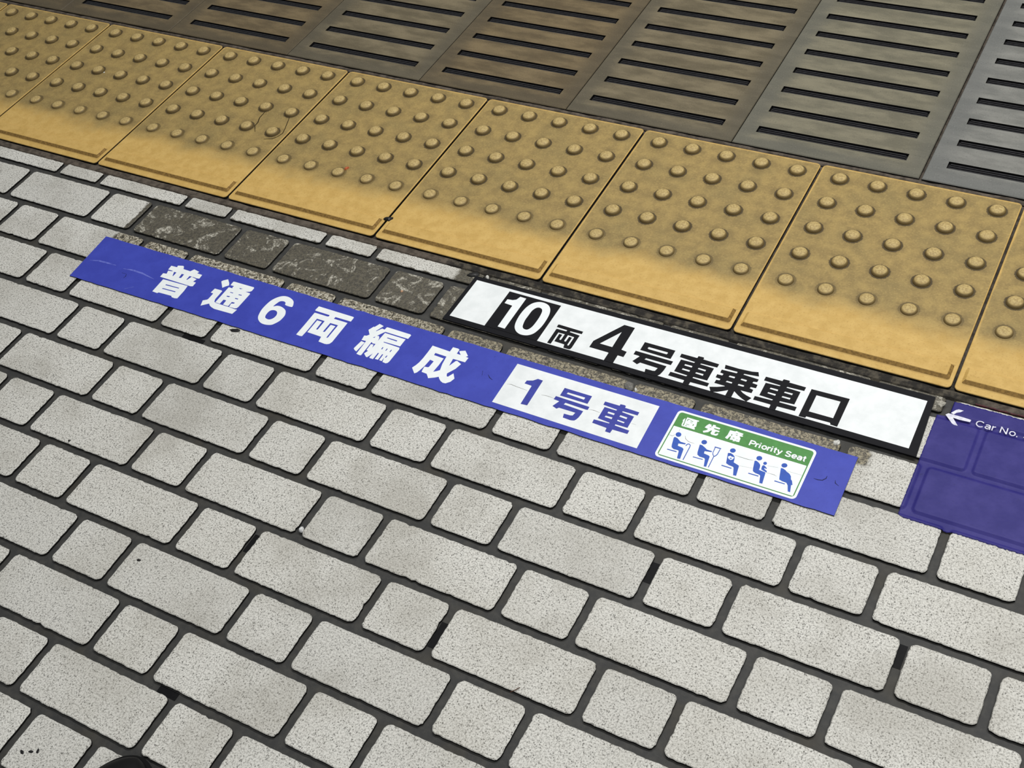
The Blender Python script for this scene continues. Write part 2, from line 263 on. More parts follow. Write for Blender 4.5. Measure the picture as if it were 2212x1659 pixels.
"bhead":[[[16439,-5915],[16440,-5922],[16440,-5930],[16437,-5937],[16432,-5942],[16426,-5946],[16419,-5948],[16412,-5947],[16405,-5944],[16400,-5939],[16396,-5932],[16395,-5925],[16395,-5917],[16398,-5910],[16403,-5905],[16409,-5901],[16416,-5899],[16423,-5900],[16430,-5903],[16435,-5908]]],
"body3":[[[15928,-5939],[15960,-5929],[15994,-5939],[16026,-5962],[16040,-5999],[16050,-6055],[16124,-6077],[16133,-6087],[16156,-6243],[16118,-6248],[16080,-6134],[16066,-6123],[16008,-6117],[15967,-6101],[15958,-6066]],[[15950,-5989],[15974,-5967],[15993,-5976],[16013,-5974],[16025,-5973],[16027,-5992],[16020,-6018],[16001,-6034],[15973,-6027],[15955,-6007]],[[15977,-6012],[15991,-5996],[16007,-6003],[15991,-6016]],[[15927,-6147],[16061,-6148],[16058,-6161],[15925,-6161]]],
"body4":[[[16283,-5932],[16306,-5926],[16343,-5944],[16370,-5969],[16381,-6006],[16385,-6050],[16465,-6057],[16475,-6065],[16498,-6238],[16460,-6241],[16430,-6129],[16414,-6119],[16357,-6113],[16321,-6095],[16308,-6055]],[[16281,-6141],[16414,-6138],[16411,-6152],[16279,-6154]],[[16404,-5961],[16424,-5960],[16467,-5991],[16463,-5999],[16437,-5997],[16437,-6010],[16480,-6031],[16483,-6053],[16456,-6047],[16406,-6032],[16399,-5986]]],
"body5":[[[16624,-5921],[16650,-5918],[16690,-5934],[16704,-5947],[16751,-5967],[16782,-5999],[16798,-6044],[16818,-6061],[16844,-6117],[16830,-6128],[16856,-6234],[16825,-6234],[16793,-6147],[16765,-6114],[16705,-6110],[16666,-6097],[16654,-6051]],[[16621,-6134],[16755,-6134],[16752,-6146],[16619,-6148]]],
"arrow":[[[18225,-4341],[18254,-4308],[18425,-4309],[18537,-4317],[18534,-4357],[18406,-4365],[18322,-4359],[18410,-4469],[18364,-4470],[18337,-4457]],[[18280,-4291],[18325,-4220],[18353,-4200],[18414,-4199],[18382,-4239],[18342,-4265],[18319,-4303]]]}''')

def glyph(names, base, z0, z1, mat, parent, name, smooth=False, label=None):
    loops = []
    for nm in names:
        for lp in GL[nm]:
            q = [(x * 1e-4 - base[0], y * 1e-4 - base[1]) for x, y in lp]
            loops.append(smooth_loop(q) if smooth else q)
    v, f = prism(loops, z0, z1)
    o = mesh_obj(name, v, f, mat, parent)
    if label: o['label'] = label
    return o

def arc(cx, cy, rx, ry, a0, a1, n=12):
    return [(cx + rx * math.cos(math.radians(a0 + (a1 - a0) * i / n)), cy + ry * math.sin(math.radians(a0 + (a1 - a0) * i / n))) for i in range(n + 1)]

# grotesque letters as centre lines: cap height 1, advance width, strokes
LETTERS = {
    'P': (0.78, [[(0.08, 0), (0.08, 1)], [(0.08, 0.93), (0.40, 0.93)] + arc(0.42, 0.695, 0.25, 0.235, 90, -90) + [(0.08, 0.46)]]),
    'r': (0.46, [[(0.08, 0), (0.08, 0.74)], arc(0.36, 0.36, 0.28, 0.31, 180, 88, 8)]),
    'i': (0.32, [[(0.08, 0), (0.08, 0.74)], [(0.08, 0.87), (0.08, 1.02)]]),
    'o': (0.72, [arc(0.33, 0.37, 0.26, 0.315, 0, 360, 24)]),
    't': (0.46, [[(0.18, 0.96), (0.18, 0.20)] + arc(0.30, 0.20, 0.12, 0.14, 180, 280, 6), [(0.0, 0.68), (0.36, 0.68)]]),
    'y': (0.66, [[(0.03, 0.74), (0.29, 0.05)], [(0.55, 0.74), (0.29, 0.02), (0.22, -0.14), (0.04, -0.20)]]),
    'S': (0.80, [arc(0.36, 0.725, 0.26, 0.215, 15, 210, 12) + arc(0.36, 0.275, 0.28, 0.225, 60, -165, 12)]),
    'e': (0.70, [[(0.09, 0.37), (0.58, 0.37)], arc(0.33, 0.37, 0.26, 0.315, 0, 320, 22)]),
    'a': (0.68, [arc(0.30, 0.53, 0.22, 0.155, 165, 0, 8) + [(0.52, 0.06), (0.57, 0.02)], arc(0.27, 0.22, 0.20, 0.17, 30, 330, 14), [(0.27, 0.40), (0.52, 0.42)]]),
    'C': (0.92, [arc(0.46, 0.5, 0.38, 0.44, 42, 318, 22)]),
    'N': (0.90, [[(0.08, 0), (0.08, 1)], [(0.08, 0.96), (0.68, 0.04)], [(0.68, 0), (0.68, 1)]]),
    '.': (0.34, [[(0.08, 0.0), (0.08, 0.15)]]),
    '4': (0.74, [[(0.62, 0.24), (0.05, 0.24), (0.46, 0.96)], [(0.46, 0), (0.46, 0.98)]]),
    ' ': (0.34, []),
}
def text_part(body, x0, x1, ybase, cap, z, mat, parent, name, wt):
    """lettering as a thin mesh fitted between x0 and x1"""
    width = sum(LETTERS[c][0] for c in body) - 0.12
    k = (x1 - x0) / width; pen = 0.0
    vv, ff = [], []
    for ch in body:
        adv, strokes = LETTERS[ch]
        for st in strokes:
            P = [(x0 + (pen + x) * k, ybase + y * cap) for x, y in st]
            n = len(P); w = wt * cap / 2
            L, Rt = [], []
            for i in range(n):
                a, c = P[max(i - 1, 0)], P[min(i + 1, n - 1)]
                if math.dist(P[0], P[-1]) < 1e-9 and i in (0, n - 1): a, c = P[-2], P[1]
                d = math.hypot(c[0] - a[0], c[1] - a[1]) or 1.0
                nx, ny = -(c[1] - a[1]) / d * w, (c[0] - a[0]) / d * w
                L.append((P[i][0] + nx, P[i][1] + ny)); Rt.append((P[i][0] - nx, P[i][1] - ny))
            o = len(vv); z += 0.000015
            for i in range(n): vv.extend([(*L[i], z), (*Rt[i], z), (*L[i], z - 0.0002), (*Rt[i], z - 0.0002)])
            for i in range(n - 1):
                p, q = o + 4 * i, o + 4 * i + 4
                ff.extend([(p, p + 1, q + 1, q), (p, q, q + 2, p + 2), (p + 1, p + 3, q + 3, q + 1)])
            p, q = o, o + 4 * (n - 1)
            ff.extend([(p, p + 2, p + 3, p + 1), (q, q + 1, q + 3, q + 2)])
        pen += adv
    return mesh_obj(name, vv, ff, mat, parent)

# ------------------------------------------------------------------ materials
def paver_material():
    g = G('speckled_granite', 0.55, 0.3)
    n1 = g.noise(420, 4, 0.65)
    n2 = g.noise(900, 2, 0.5)
    d, c = g.cells(440)
    big = g.noise(9, 3, 0.6)
    tone = g.attr('tone')
    col = g.mix(n1.step(0.32, 0.58), lin((166, 164, 157)), lin((226, 224, 216)))
    col = g.mix(n2.step(0.52, 0.68) * 0.30, col, lin((150, 147, 140)))
    fleck = c.step(0.60, 0.64) * d.step(0.50, 0.30) * g.noise(230, 2).step(0.42, 0.56)
    col = g.mix(fleck * 0.8, col, lin((66, 64, 60)))
    col = g.mix(g.noise(560, 2, 0.5).step(0.60, 0.66) * 0.75, col, lin((96, 93, 88)))
    col = g.mix(big.step(0.35, 0.70) * 0.24, col, lin((158, 152, 136)))
    col = g.mix(g.noise(4.5, 4, 0.65).step(0.48, 0.68) * 0.28, col, lin((142, 138, 128)))
    col = g.mix(tone * 0.18, col, lin((160, 159, 154)))
    # glue left by stickers that were pulled off
    wob = (g.noise(70, 3, 0.6) - 0.5) * 0.016
    a = g.box(0.4785, 1.8045, -0.5215, -0.430, 0.002, wob)
    b = g.box(1.085, 1.835, -0.440, -0.380, 0.003, wob)
    c3 = g.box(0.480, 1.757, -0.5500, -0.515, 0.003, wob)
    m = a.max(b).max(c3)
    right = g.x.step(1.06, 1.14)
    grain = g.noise(230, 4, 0.7, 0.8)
    streak = g.noise(30, 5, 0.72, 1.2)
    dark = g.mix(grain.step(0.36, 0.66), lin((60, 56, 47)), lin((98, 92, 76)))
    scraped = g.mix(grain.step(0.40, 0.60), lin((104, 98, 84)), lin((196, 192, 178)))
    glue = g.mix(streak.step(0.53, 0.62) * 0.9, dark, scraped)
    chipped = g.mix(grain.step(0.40, 0.62), lin((46, 40, 30)), lin((188, 176, 146)))
    glue = g.mix(c3 * (1.0 - right * 0.15), glue, g.mix(right * 0.3, chipped, dark))
    cov = m * (1.0 - c3 * (1.0 - right) * grain.step(0.48, 0.60) * 0.6)
    col = g.mix(cov * 0.96, col, glue)
    g.color(col)
    g.rough(0.62 - cov * 0.22 - big.step(0.4, 0.7) * 0.1)
    g.bump(n1 * 0.4 + n2 * 0.3 + grain * m * 2.0, 0.4, 0.0010)
    return g.m

def side_material():
    g = G('grimy_shaded_side', 0.7, 0.2)  # grime, darkened further to paint in the shade line along the joints
    n = g.noise(260, 3, 0.6)
    g.color(g.mix(n.step(0.40, 0.72), lin((14, 14, 13)), lin((34, 33, 31))))
    return g.m

def grout_material():
    g = G('dark_grout', 0.55, 0.22)
    n = g.noise(90, 4, 0.6); f = g.noise(700, 2)
    col = g.mix(n.step(0.35, 0.7), lin((58, 58, 57)), lin((70, 69, 66)))
    col = g.mix(g.noise(14, 3).step(0.5, 0.75) * 0.5, col, lin((66, 61, 50)))
    col = g.mix(f.step(0.68, 0.76) * 0.4, col, lin((104, 102, 97)))
    g.color(col)
    g.bump(f + n, 0.25, 0.0006)
    return g.m

def mortar_material():
    g = G('brown_mortar', 0.75, 0.2)
    n = g.noise(70, 5, 0.65); f = g.noise(420, 3)
    col = g.mix(n.step(0.35, 0.65), lin((66, 59, 52)), lin((98, 89, 79)))
    k = g.box(1.06, 1.86, -0.45, -0.36, 0.012, (g.noise(40, 3) - 0.5) * 0.03)
    col = g.mix(k * 0.85, col, g.mix(n.step(0.44, 0.66), lin((30, 29, 27)), lin((78, 73, 62))))
    g.color(col)
    g.bump(n * 1.5 + f * 0.3, 0.5, 0.002)
    return g.m

def tile_material(kind):
    g = G('yellow_tactile_' + kind, 0.55, 0.3)
    x, y = g.x, g.y
    g.offset()
    fine = g.noise(330, 3, 0.6); mid = g.noise(55, 4, 0.6); big = g.noise(13, 3, 0.55)
    clean = g.mix(mid.step(0.3, 0.7), lin((196, 160, 88)), lin((210, 175, 103)))
    clean = g.mix(fine.step(0.46, 0.30) * 0.45, clean, lin((168, 132, 70)))
    dirt = g.mix(mid.step(0.32, 0.70), lin((138, 118, 74)), lin((160, 137, 84)))
    dirt = g.mix(big.step(0.45, 0.70) * 0.5, dirt, lin((126, 112, 73)))
    dirt = g.mix(fine.step(0.52, 0.68) * 0.40, dirt, lin((184, 158, 100)))
    dirt = g.mix(fine.step(0.42, 0.30) * 0.40, dirt, lin((112, 94, 56)))
    if kind == 'slab':
        w = (big - 0.5) * 0.055 + (mid - 0.5) * 0.02
        cov = (y + w).step(-0.318, -0.268)
        cov = cov * (x + w * 0.10).step(0.0005, 0.0045) * (x - 0.2995).step(-0.0005, -0.0025) * y.step(0.0015, -0.0035)
        u = (x - 0.0342) / 0.0588; v = (y * -1.0 - 0.026) / 0.060
        du = (u - u.rnd()) * 0.0588; dv = (v - v.rnd()) * 0.060
        dist = (du * du + dv * dv).sqrt()
        inside = u.step(-0.5, -0.45) * u.step(4.5, 4.45) * v.step(-0.5, -0.45) * v.step(4.5, 4.45)
        halo = (dist + (mid - 0.5) * 0.022).step(0.026, 0.010) * inside
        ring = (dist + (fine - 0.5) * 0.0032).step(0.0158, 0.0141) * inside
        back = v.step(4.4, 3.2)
        col = g.mix(cov * 0.92, clean, dirt)
        col = g.mix(halo * (cov * 0.32 + 0.05), col, lin((108, 92, 58)))
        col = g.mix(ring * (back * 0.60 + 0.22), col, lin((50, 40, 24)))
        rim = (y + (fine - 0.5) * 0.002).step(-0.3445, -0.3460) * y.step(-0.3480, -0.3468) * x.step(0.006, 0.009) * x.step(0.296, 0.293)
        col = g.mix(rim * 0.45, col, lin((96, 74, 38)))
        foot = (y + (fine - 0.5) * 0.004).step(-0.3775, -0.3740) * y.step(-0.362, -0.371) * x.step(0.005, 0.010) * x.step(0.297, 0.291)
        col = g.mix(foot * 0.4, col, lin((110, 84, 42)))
    elif kind == 'dome':
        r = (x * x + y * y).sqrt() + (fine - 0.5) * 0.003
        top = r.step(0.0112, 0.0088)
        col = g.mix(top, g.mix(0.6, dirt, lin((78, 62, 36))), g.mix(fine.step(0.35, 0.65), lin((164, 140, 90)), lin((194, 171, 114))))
    else:
        col = g.mix(mid.step(0.35, 0.7) * 0.4, clean, lin((206, 168, 96)))
    g.color(col)
    g.bump(fine + mid * 0.5, 0.25, 0.0008)
    return g.m

def panel_material(name, a, b, edge):
    g = G(name, 0.5, 0.35)
    x, y = g.x, g.y
    g.offset()
    mid = g.noise(26, 4, 0.6, stretch=(0.5, 1.4, 1)); fine = g.noise(420, 3, 0.6); big = g.noise(7, 3)
    col = g.mix(mid.step(0.34, 0.68), lin(a), lin(b))
    wob = (mid - 0.5) * 0.03
    rim = (x + wob).step(0.050, 0.012).max((x + wob).step(0.256, 0.294)).max((y + wob).step(0.040, 0.014))
    col = g.mix(rim * 0.7, col, lin(edge))
    col = g.mix(fine.step(0.60, 0.74) * 0.35, col, lin(tuple(min(255, v + 34) for v in b)))
    col = g.mix(fine.step(0.42, 0.30) * 0.45, col, lin(tuple(v * 0.62 for v in a)))
    g.color(col)
    g.rough(0.42 + mid * 0.25)
    g.bump(fine + mid * 0.6, 0.3, 0.0008)
    return g.m

def film_material(name, rgb, dark, light, rough=0.42):
    g = G(name, rough, 0.22)
    n = g.noise(26, 4, 0.6); f = g.noise(300, 3)
    col = g.mix(n.step(0.35, 0.7), lin(rgb), lin(light))
    col = g.mix(f.step(0.60, 0.74) * 0.25, col, lin(dark))
    col = g.mix(g.noise(120, 3, 0.6).step(0.68, 0.76) * 0.55, col, lin(dark))
    g.color(col)
    g.bump(n + f * 0.25, 0.12, 0.0012)
    return g.m

M_PAVER = paver_material(); M_SIDE = side_material(); M_GROUT = grout_material(); M_MORTAR = mortar_material()
M_SEAL = plain('black_sealant', (17, 17, 19), 0.6, 0.15, 0.2, 200)
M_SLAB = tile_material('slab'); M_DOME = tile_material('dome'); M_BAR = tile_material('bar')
M_BARDARK = plain('dark_bar_faces', (150, 118, 62), 0.7, 0.2, 0.22, 260, (112, 86, 44))  # darker tone for the bar's front and right end faces
M_CRACK = plain('crack_black', (52, 42, 26), 0.9, 0.1)
M_BLUE = film_material('blue_vinyl', (60, 70, 172), (50, 57, 146), (66, 77, 182))
M_BLUE_INK = plain('blue_ink', (62, 71, 166), 0.45, 0.2, 0.25, 90, (55, 61, 150))
M_WHITE = plain('white_print', (246, 250, 250), 0.45, 0.35, 0.25, 70, (238, 243, 244))
M_PANELWHITE = plain('scuffed_white_print', (243, 246, 246), 0.45, 0.35, 0.25, 45, (229, 233, 233))
M_GREEN = plain('green_print', (74, 146, 66), 0.45, 0.35, 0.25, 120, (66, 132, 58))
M_ICON = plain('bright_blue_print', (28, 86, 190), 0.45, 0.35, 0.25, 120, (24, 74, 172))
M_BLACK = plain('black_print', (19, 19, 24), 0.6, 0.15, 0.25, 90, (15, 15, 19))
M_PURPLE = film_material('purple_paint', (44, 40, 114), (36, 33, 92), (58, 53, 126), 0.5)
M_SIGNWHITE = plain('white_arrow_print', (240, 240, 246), 0.5, 0.3, 0.25, 200, (205, 204, 222))
M_VOID = plain('black_rubber', (22, 21, 22), 0.45, 0.4, 0.2, 120, (12, 12, 12))
M_RIB = plain('rubber_rib', (46, 45, 48), 0.32, 0.5, 0.25, 200, (30, 29, 30))

# ------------------------------------------------------------------ the paved floor
RP, RY0 = 0.0815, -0.7214          # row pitch and centre of row 0
XP, XS = 0.2954, 0.0984            # repeat along a row, short paver pitch
GW = 0.0053                        # half a joint
def build_floor():
    verts, faces, mi, tone = [], [], [], []
    def quad(x0, y0, x1, y1, z, m):
        b = len(verts); verts.extend([(x0, y0, z), (x1, y0, z), (x1, y1, z), (x0, y1, z)])
        faces.append((b, b + 1, b + 2, b + 3)); mi.append(m); tone.append(0.0)
    quad(-1.6, -2.4, 3.6, -0.4005, -0.0042, 2)
    def paver(x0, x1, y0, y1):
        r = 0.0075 if (y1 - y0) > 0.05 else 0.004
        t = rnd.random() ** 2
        out = []
        raw = rrect(x0, y0, x1, y1, r, 4)
        n = len(raw)
        for i in range(n):
            a, b = raw[i], raw[(i + 1) % n]
            L = math.hypot(b[0] - a[0], b[1] - a[1]); k = max(1, int(L / 0.005))
            for j in range(k):
                out.append((a[0] + (b[0] - a[0]) * j / k, a[1] + (b[1] - a[1]) * j / k))
        cx, cy = (x0 + x1) / 2, (y0 + y1) / 2
        n = len(out); b0 = len(verts)
        for ring in range(3):
            ins = (0.0, 0.0002, 0.0012)[ring]; z = (-0.008, -0.0009, 0.0)[ring]
            for i, (x, y) in enumerate(out):
                if ring == 0:
                    j = rnd.gauss(0, 0.00028)
                    if rnd.random() < 0.02: j -= rnd.random() * 0.0016
                    out_j.append(j)
                j = out_j[i]
                dx, dy = out[i - 1][1] - out[(i + 1) % n][1], out[(i + 1) % n][0] - out[i - 1][0]
                L = math.hypot(dx, dy) or 1.0
                k = ins - j
                verts.append((x + dx / L * k, y + dy / L * k, z))
        for ring in range(2):
            o = b0 + ring * n
            for i in range(n):
                i2 = (i + 1) % n
                faces.append((o + i, o + i2, o + n + i2, o + n + i)); mi.append(1 if ring == 0 else 0); tone.append(t)
        faces.append(tuple(range(b0 + 2 * n, b0 + 3 * n))); mi.append(0); tone.append(t)
    for r in range(-4, 15):
        yc = RY0 - r * RP
        xo = 0.542 + (0.1474 if r % 2 else 0.0)
        y0, y1 = yc - RP / 2 + GW, yc + RP / 2 - GW
        if r == -4: y1 = -0.4050
        for k in range(-5, 9):
            xa = xo + k * XP
            for a, b in ((xa, xa + XS), (xa + XS, xa + XP)):
                out_j = []
                globals()['out_j'] = out_j
                paver(a + GW, b - GW, y0, y1)
    # mortar bed below the tiles and panels, with a raised lip along the tile row
    quad(-1.6, -0.4005, 3.6, 0.75, -0.0065, 3)
    N = 260
    def lip(yb, yt, z, xa, xb):
        b = len(verts)
        for i in range(N + 1):
            x = xa + (xb - xa) * i / N
            w0, w1, wz = rnd.gauss(0, 0.0007), rnd.gauss(0, 0.0004), rnd.gauss(0, 0.0004)
            verts.extend([(x, yb + w0, -0.0045), (x, yb + 0.003 + w0, z + wz), (x, yt - 0.002 + w1, z + wz), (x, yt + w1, -0.0065)])
            if i:
                for q in range(3):
                    o = b + (i - 1) * 4 + q
                    faces.append((o, o + 4, o + 5, o + 1)); mi.append(3); tone.append(0.0)
    lip(-0.4052, -0.3885, -0.0012, -1.6, 3.6)
    lip(0.0035, 0.0135, -0.0022, -1.6, 3.6)
    # joints refilled with black sealant
    for x0, y0, x1, y1 in ((1.5705, -0.809, 1.5795, -0.779), (1.374, -0.990, 1.383, -0.954), (1.0795, -0.968, 1.0885, -0.9395),
                           (0.745, -0.685, 0.787, -0.676), (1.104, -1.1748, 1.133, -1.1650), (1.8655, -0.803, 1.8745, -0.772)):
        quad(x0, y0, x1, y1, -0.0038, 4)
    me = bpy.data.meshes.new('floor'); me.from_pydata(verts, [], faces); me.update()
    for m in (M_PAVER, M_SIDE, M_GROUT, M_MORTAR, M_SEAL): me.materials.append(m)
    me.polygons.foreach_set('material_index', mi)
    at = me.attributes.new('tone', 'FLOAT', 'FACE'); at.data.foreach_set('value', tone)
    o = bpy.data.objects.new('floor', me); COL.objects.link(o)
    o['kind'] = 'structure'
    return o
build_floor()

# ------------------------------------------------------------------ tactile tiles
TP = 0.303
TW, TD = 0.2994, 0.387
def slab_mesh():
    verts, faces = [], []
    rings = ((0.0006, -0.0115), (0.0006, -0.0022), (0.0002, -0.0010), (0.0007, -0.0003), (0.0018, 0.0))
    n = None
    for ins, z in rings:
        p = rrect(ins, -TD + ins, TW - ins, 0.0020 - ins, 0.007 - ins, 6); n = len(p)
        verts += [(x, y, z) for x, y in p]
    for k in range(len(rings) - 1):
        for i in range(n):
            j = (i + 1) % n
            faces.append((k * n + i, k * n + j, (k + 1) * n + j, (k + 1) * n + i))
    faces.append(tuple(range((len(rings) - 1) * n, len(rings) * n)))
    faces.append(tuple(range(n))[::-1])
    return verts, faces
def dome_mesh():
    prof = [(0.0122, -0.0003), (0.0121, 0.0008), (0.0116, 0.0024), (0.0105, 0.0039), (0.0087, 0.0052), (0.0062, 0.0061), (0.0032, 0.0065)]
    n = 24; verts = []; faces = []
    for r, z in prof:
        for i in range(n):
            a = 2 * math.pi * i / n; verts.append((r * math.cos(a), r * math.sin(a), z))
    for k in range(len(prof) - 1):
        for i in range(n):
            j = (i + 1) % n
            faces.append((k * n + i, k * n + j, (k + 1) * n + j, (k + 1) * n + i))
    verts.append((0, 0, 0.0066)); c = len(verts) - 1; o = (len(prof) - 1) * n
    for i in range(n): faces.append((o + i, o + (i + 1) % n, c))
    return verts, faces
def bar_mesh():
    lo = rrect(0.0060, -0.3744, 0.2945, -0.3462, 0.003, 3)
    hi = rrect(0.0100, -0.3690, 0.2898, -0.3476, 0.002, 3)
    n = len(lo)
    verts = [(x, y, -0.0003) for x, y in lo] + [(x, y, 0.0032) for x, y in hi] + [(x, y, 0.0036) for x, y in rrect(0.0108, -0.3684, 0.2890, -0.3484, 0.002, 3)]
    faces = []; mi = []
    for i in range(n):
        j = (i + 1) % n
        faces.append((i, j, n + j, n + i))
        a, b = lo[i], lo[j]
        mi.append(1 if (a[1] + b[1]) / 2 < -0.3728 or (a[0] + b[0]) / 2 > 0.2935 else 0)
    for i in range(n):
        j = (i + 1) % n
        faces.append((n + i, n + j, 2 * n + j, 2 * n + i)); mi.append(0)
    faces.append(tuple(range(2 * n, 3 * n))); mi.append(0)
    return verts, faces, mi
TILE_LABELS = {
    -2: 'sliver of yellow dotted tile in the top left corner of the photo',
    -1: 'yellow dotted tile cut off by the left edge, five columns of dots partly hidden',
    0: 'yellow dotted tile with a tiny white speck, second whole step from the left edge',
    1: 'yellow dotted tile with a cracked loop between its right hand dots',
    2: 'yellow dotted tile with an orange crumb beside its front dots',
    3: 'yellow dotted tile touched by black gum at its front left corner, above the 10 box',
    4: 'yellow dotted tile behind the middle of the black framed sign',
    5: 'yellow dotted tile behind the right end of the black framed sign',
    6: 'yellow dotted tile cut off by the right edge, behind the purple sign',
}
sv, sf = slab_mesh(); dv, df = dome_mesh(); bv, bf, bmi = bar_mesh()
proto = None
for i in range(-2, 7):
    t = thing('tactile_paving_tile', TILE_LABELS[i], 'tactile tile', (TP * i + 0.0018, 0, 0), 'yellow tactile tiles along the platform edge')
    if proto is None:
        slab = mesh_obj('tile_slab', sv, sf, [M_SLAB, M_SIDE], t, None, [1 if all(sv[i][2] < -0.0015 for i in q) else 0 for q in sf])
        bar = mesh_obj('guide_bar', bv, bf, [M_BAR, M_BARDARK], t, None, bmi)
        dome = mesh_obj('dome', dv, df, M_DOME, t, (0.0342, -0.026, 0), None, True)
        proto = (slab, bar, dome); first = dome
    else:
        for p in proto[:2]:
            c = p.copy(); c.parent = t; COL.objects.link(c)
        first = None
    for r in range(5):
        for q in range(5):
            if first is not None: o = first; first = None
            else:
                o = proto[2].copy(); o.parent = t; COL.objects.link(o)
            o.location = (0.0342 + 0.0588 * q, -0.026 - 0.060 * r, 0)
            o.rotation_euler = (0, 0, rnd.uniform(0, 6.28))
            o.scale = (1, 1, 1) if r < 4 else (0.97, 0.97, 0.72)
    if i == 1:
        # the looping crack
        def ribbon(pts, w):
            vs_, fs_ = [], []
            for a in range(len(pts)):
                p = Vector(pts[a]); d = Vector(pts[min(a + 1, len(pts) - 1)]) - Vector(pts[max(a - 1, 0)])
                d.normalize(); nn = Vector((-d.y, d.x)) * w * (0.5 if a in (0, len(pts) - 1) else rnd.uniform(0.7, 1.2))
                for s in (1, -1):
                    vs_.append((p.x + s * nn.x - TP - 0.0018, p.y + s * nn.y, 0.00025))
                if a: fs_.append((2 * a - 2, 2 * a - 1, 2 * a + 1, 2 * a))
            return vs_, fs_
        for pts in ([(0.521, -0.149), (0.5225, -0.163), (0.5235, -0.177), (0.529, -0.190), (0.5295, -0.200), (0.541, -0.215)],
                    [(0.577, -0.154), (0.584, -0.172), (0.591, -0.190), (0.595, -0.203), (0.592, -0.214), (0.586, -0.222), (0.571, -0.228)]):
            a, b = ribbon(pts, 0.0008)
            mesh_obj('crack', a, [f[::-1] for f in b], M_CRACK, t)

# ------------------------------------------------------------------ slotted panels of the platform edge
PANELS = [(-0.459, 'brown', 'tip of a brown slotted panel at the top left corner, beside the first tiles'),
          (-0.156, 'brown', 'brown slotted panel behind the second joint of tiles, leftmost with whole slots'),
          (0.147, 'brown', 'brown slotted panel, second with whole slots counted from the left'),
          (0.450, 'olive', 'brownish slotted panel, third with whole slots counted from the left'),
          (0.753, 'brown', 'warm brown slotted panel with five slots in view, in the middle of the top edge'),
          (1.056, 'olive', 'grey brown slotted panel between the warm brown one and the widest grey one'),
          (1.359, 'grey', 'olive grey slotted panel just left of the open dark joint'),
          (1.6605, 'pale', 'pale grey slotted panel at the right edge, right of the open dark joint')]
PM = {'brown': panel_material('brown_resin', (92, 79, 56), (120, 104, 75), (78, 70, 54)),
      'olive': panel_material('olive_resin', (94, 85, 65), (121, 110, 86), (80, 75, 62)),
      'grey': panel_material('grey_resin', (102, 98, 82), (126, 120, 100), (92, 91, 82)),
      'pale': panel_material('pale_resin', (108, 108, 103), (130, 129, 123), (101, 102, 99))}
PW, PY0, PY1, NS = 0.3018, 0.0135, 0.622, 10
SX0, SX1, SH = 0.0275, 0.2725, 0.0168
def panel_mesh():
    verts, faces = [], []
    def vq(a, b, c, d):
        n = len(verts); verts.extend([a, b, c, d]); faces.append((n, n + 1, n + 2, n + 3))
    def top(x0, y0, x1, y1): vq((x0, y0, 0), (x1, y0, 0), (x1, y1, 0), (x0, y1, 0))
    W = PW; H = PY1 - PY0; e = 0.0012
    top(e, e, SX0, H - e); top(SX1, e, W - e, H - e)
    y = e
    for k in range(NS):
        yc = 0.0575 + 0.058 * k - PY0; a, b = yc - SH / 2, yc + SH / 2
        top(SX0, y, SX1, a); y = b
        D = -0.012
        vq((SX0, a, 0), (SX0, a, D), (SX1, a, D), (SX1, a, 0)); vq((SX1, b, 0), (SX1, b, D), (SX0, b, D), (SX0, b, 0))
        vq((SX0, b, 0), (SX0, b, D), (SX0, a, D), (SX0, a, 0)); vq((SX1, a, 0), (SX1, a, D), (SX1, b, D), (SX1, b, 0))
    top(SX0, y, SX1, H - e)
    # bevelled rim and sides
    o = [(0, 0), (W, 0), (W, H), (0, H)]; q = [(e, e), (W - e, e), (W - e, H - e), (e, H - e)]
    for i in range(4):
        j = (i + 1) % 4
        vq((*o[i], -e), (*o[j], -e), (*q[j], 0), (*q[i], 0))
        vq((*o[i], -0.012), (*o[j], -0.012), (*o[j], -e), (*o[i], -e))
    return verts, faces, [1 if all(-0.0125 < verts[i][2] for i in q) and min(verts[i][2] for i in q) < -0.011 else 0 for q in faces]
def insert_mesh():
    """black rubber insert with three long ribs"""
    verts, faces, mi = [], [], []
    def box(x0, y0, z0, x1, y1, z1, m):
        b = len(verts)
        verts.extend([(x0, y0, z0), (x1, y0, z0), (x1, y1, z0), (x0, y1, z0), (x0, y0, z1), (x1, y0, z1), (x1, y1, z1), (x0, y1, z1)])
        for f in ((4, 5, 6, 7), (0, 1, 5, 4), (1, 2, 6, 5), (2, 3, 7, 6), (3, 0, 4, 7), (3, 2, 1, 0)):
            faces.append(tuple(b + i for i in f)); mi.append(m)
    w = (SX1 - SX0) / 2 - 0.0006; h = SH / 2 - 0.0006
    box(-w, -h, -0.0115, w, h, -0.0046, 0)
    for yy in (-0.0046, 0.0, 0.0046):
        box(-w + 0.003, yy - 0.0012, -0.0046, w - 0.003, yy + 0.0012, -0.0018, 1)
    return verts, faces, mi
pv, pf, pmi = panel_mesh(); iv, if_, im = insert_mesh()
ins0 = None
for x, kind, lab in PANELS:
    t = thing('slotted_edge_panel', lab, 'floor panel', (x, PY0, 0), 'slotted panels between the tiles and the platform edge')
    w = 0.0 if kind != 'pale' else 0.0045
    pale_body = mesh_obj('panel_body', pv, pf, [PM[kind], M_VOID], t, (w, 0, 0), pmi)
    for k in range(NS):
        if ins0 is None: o = ins0 = mesh_obj('slot_insert', iv, if_, [M_VOID, M_RIB], t, None, im)
        else:
            o = ins0.copy(); COL.objects.link(o); o.parent = t
        o.location = (w + (SX0 + SX1) / 2, 0.0575 + 0.058 * k - PY0, 0)

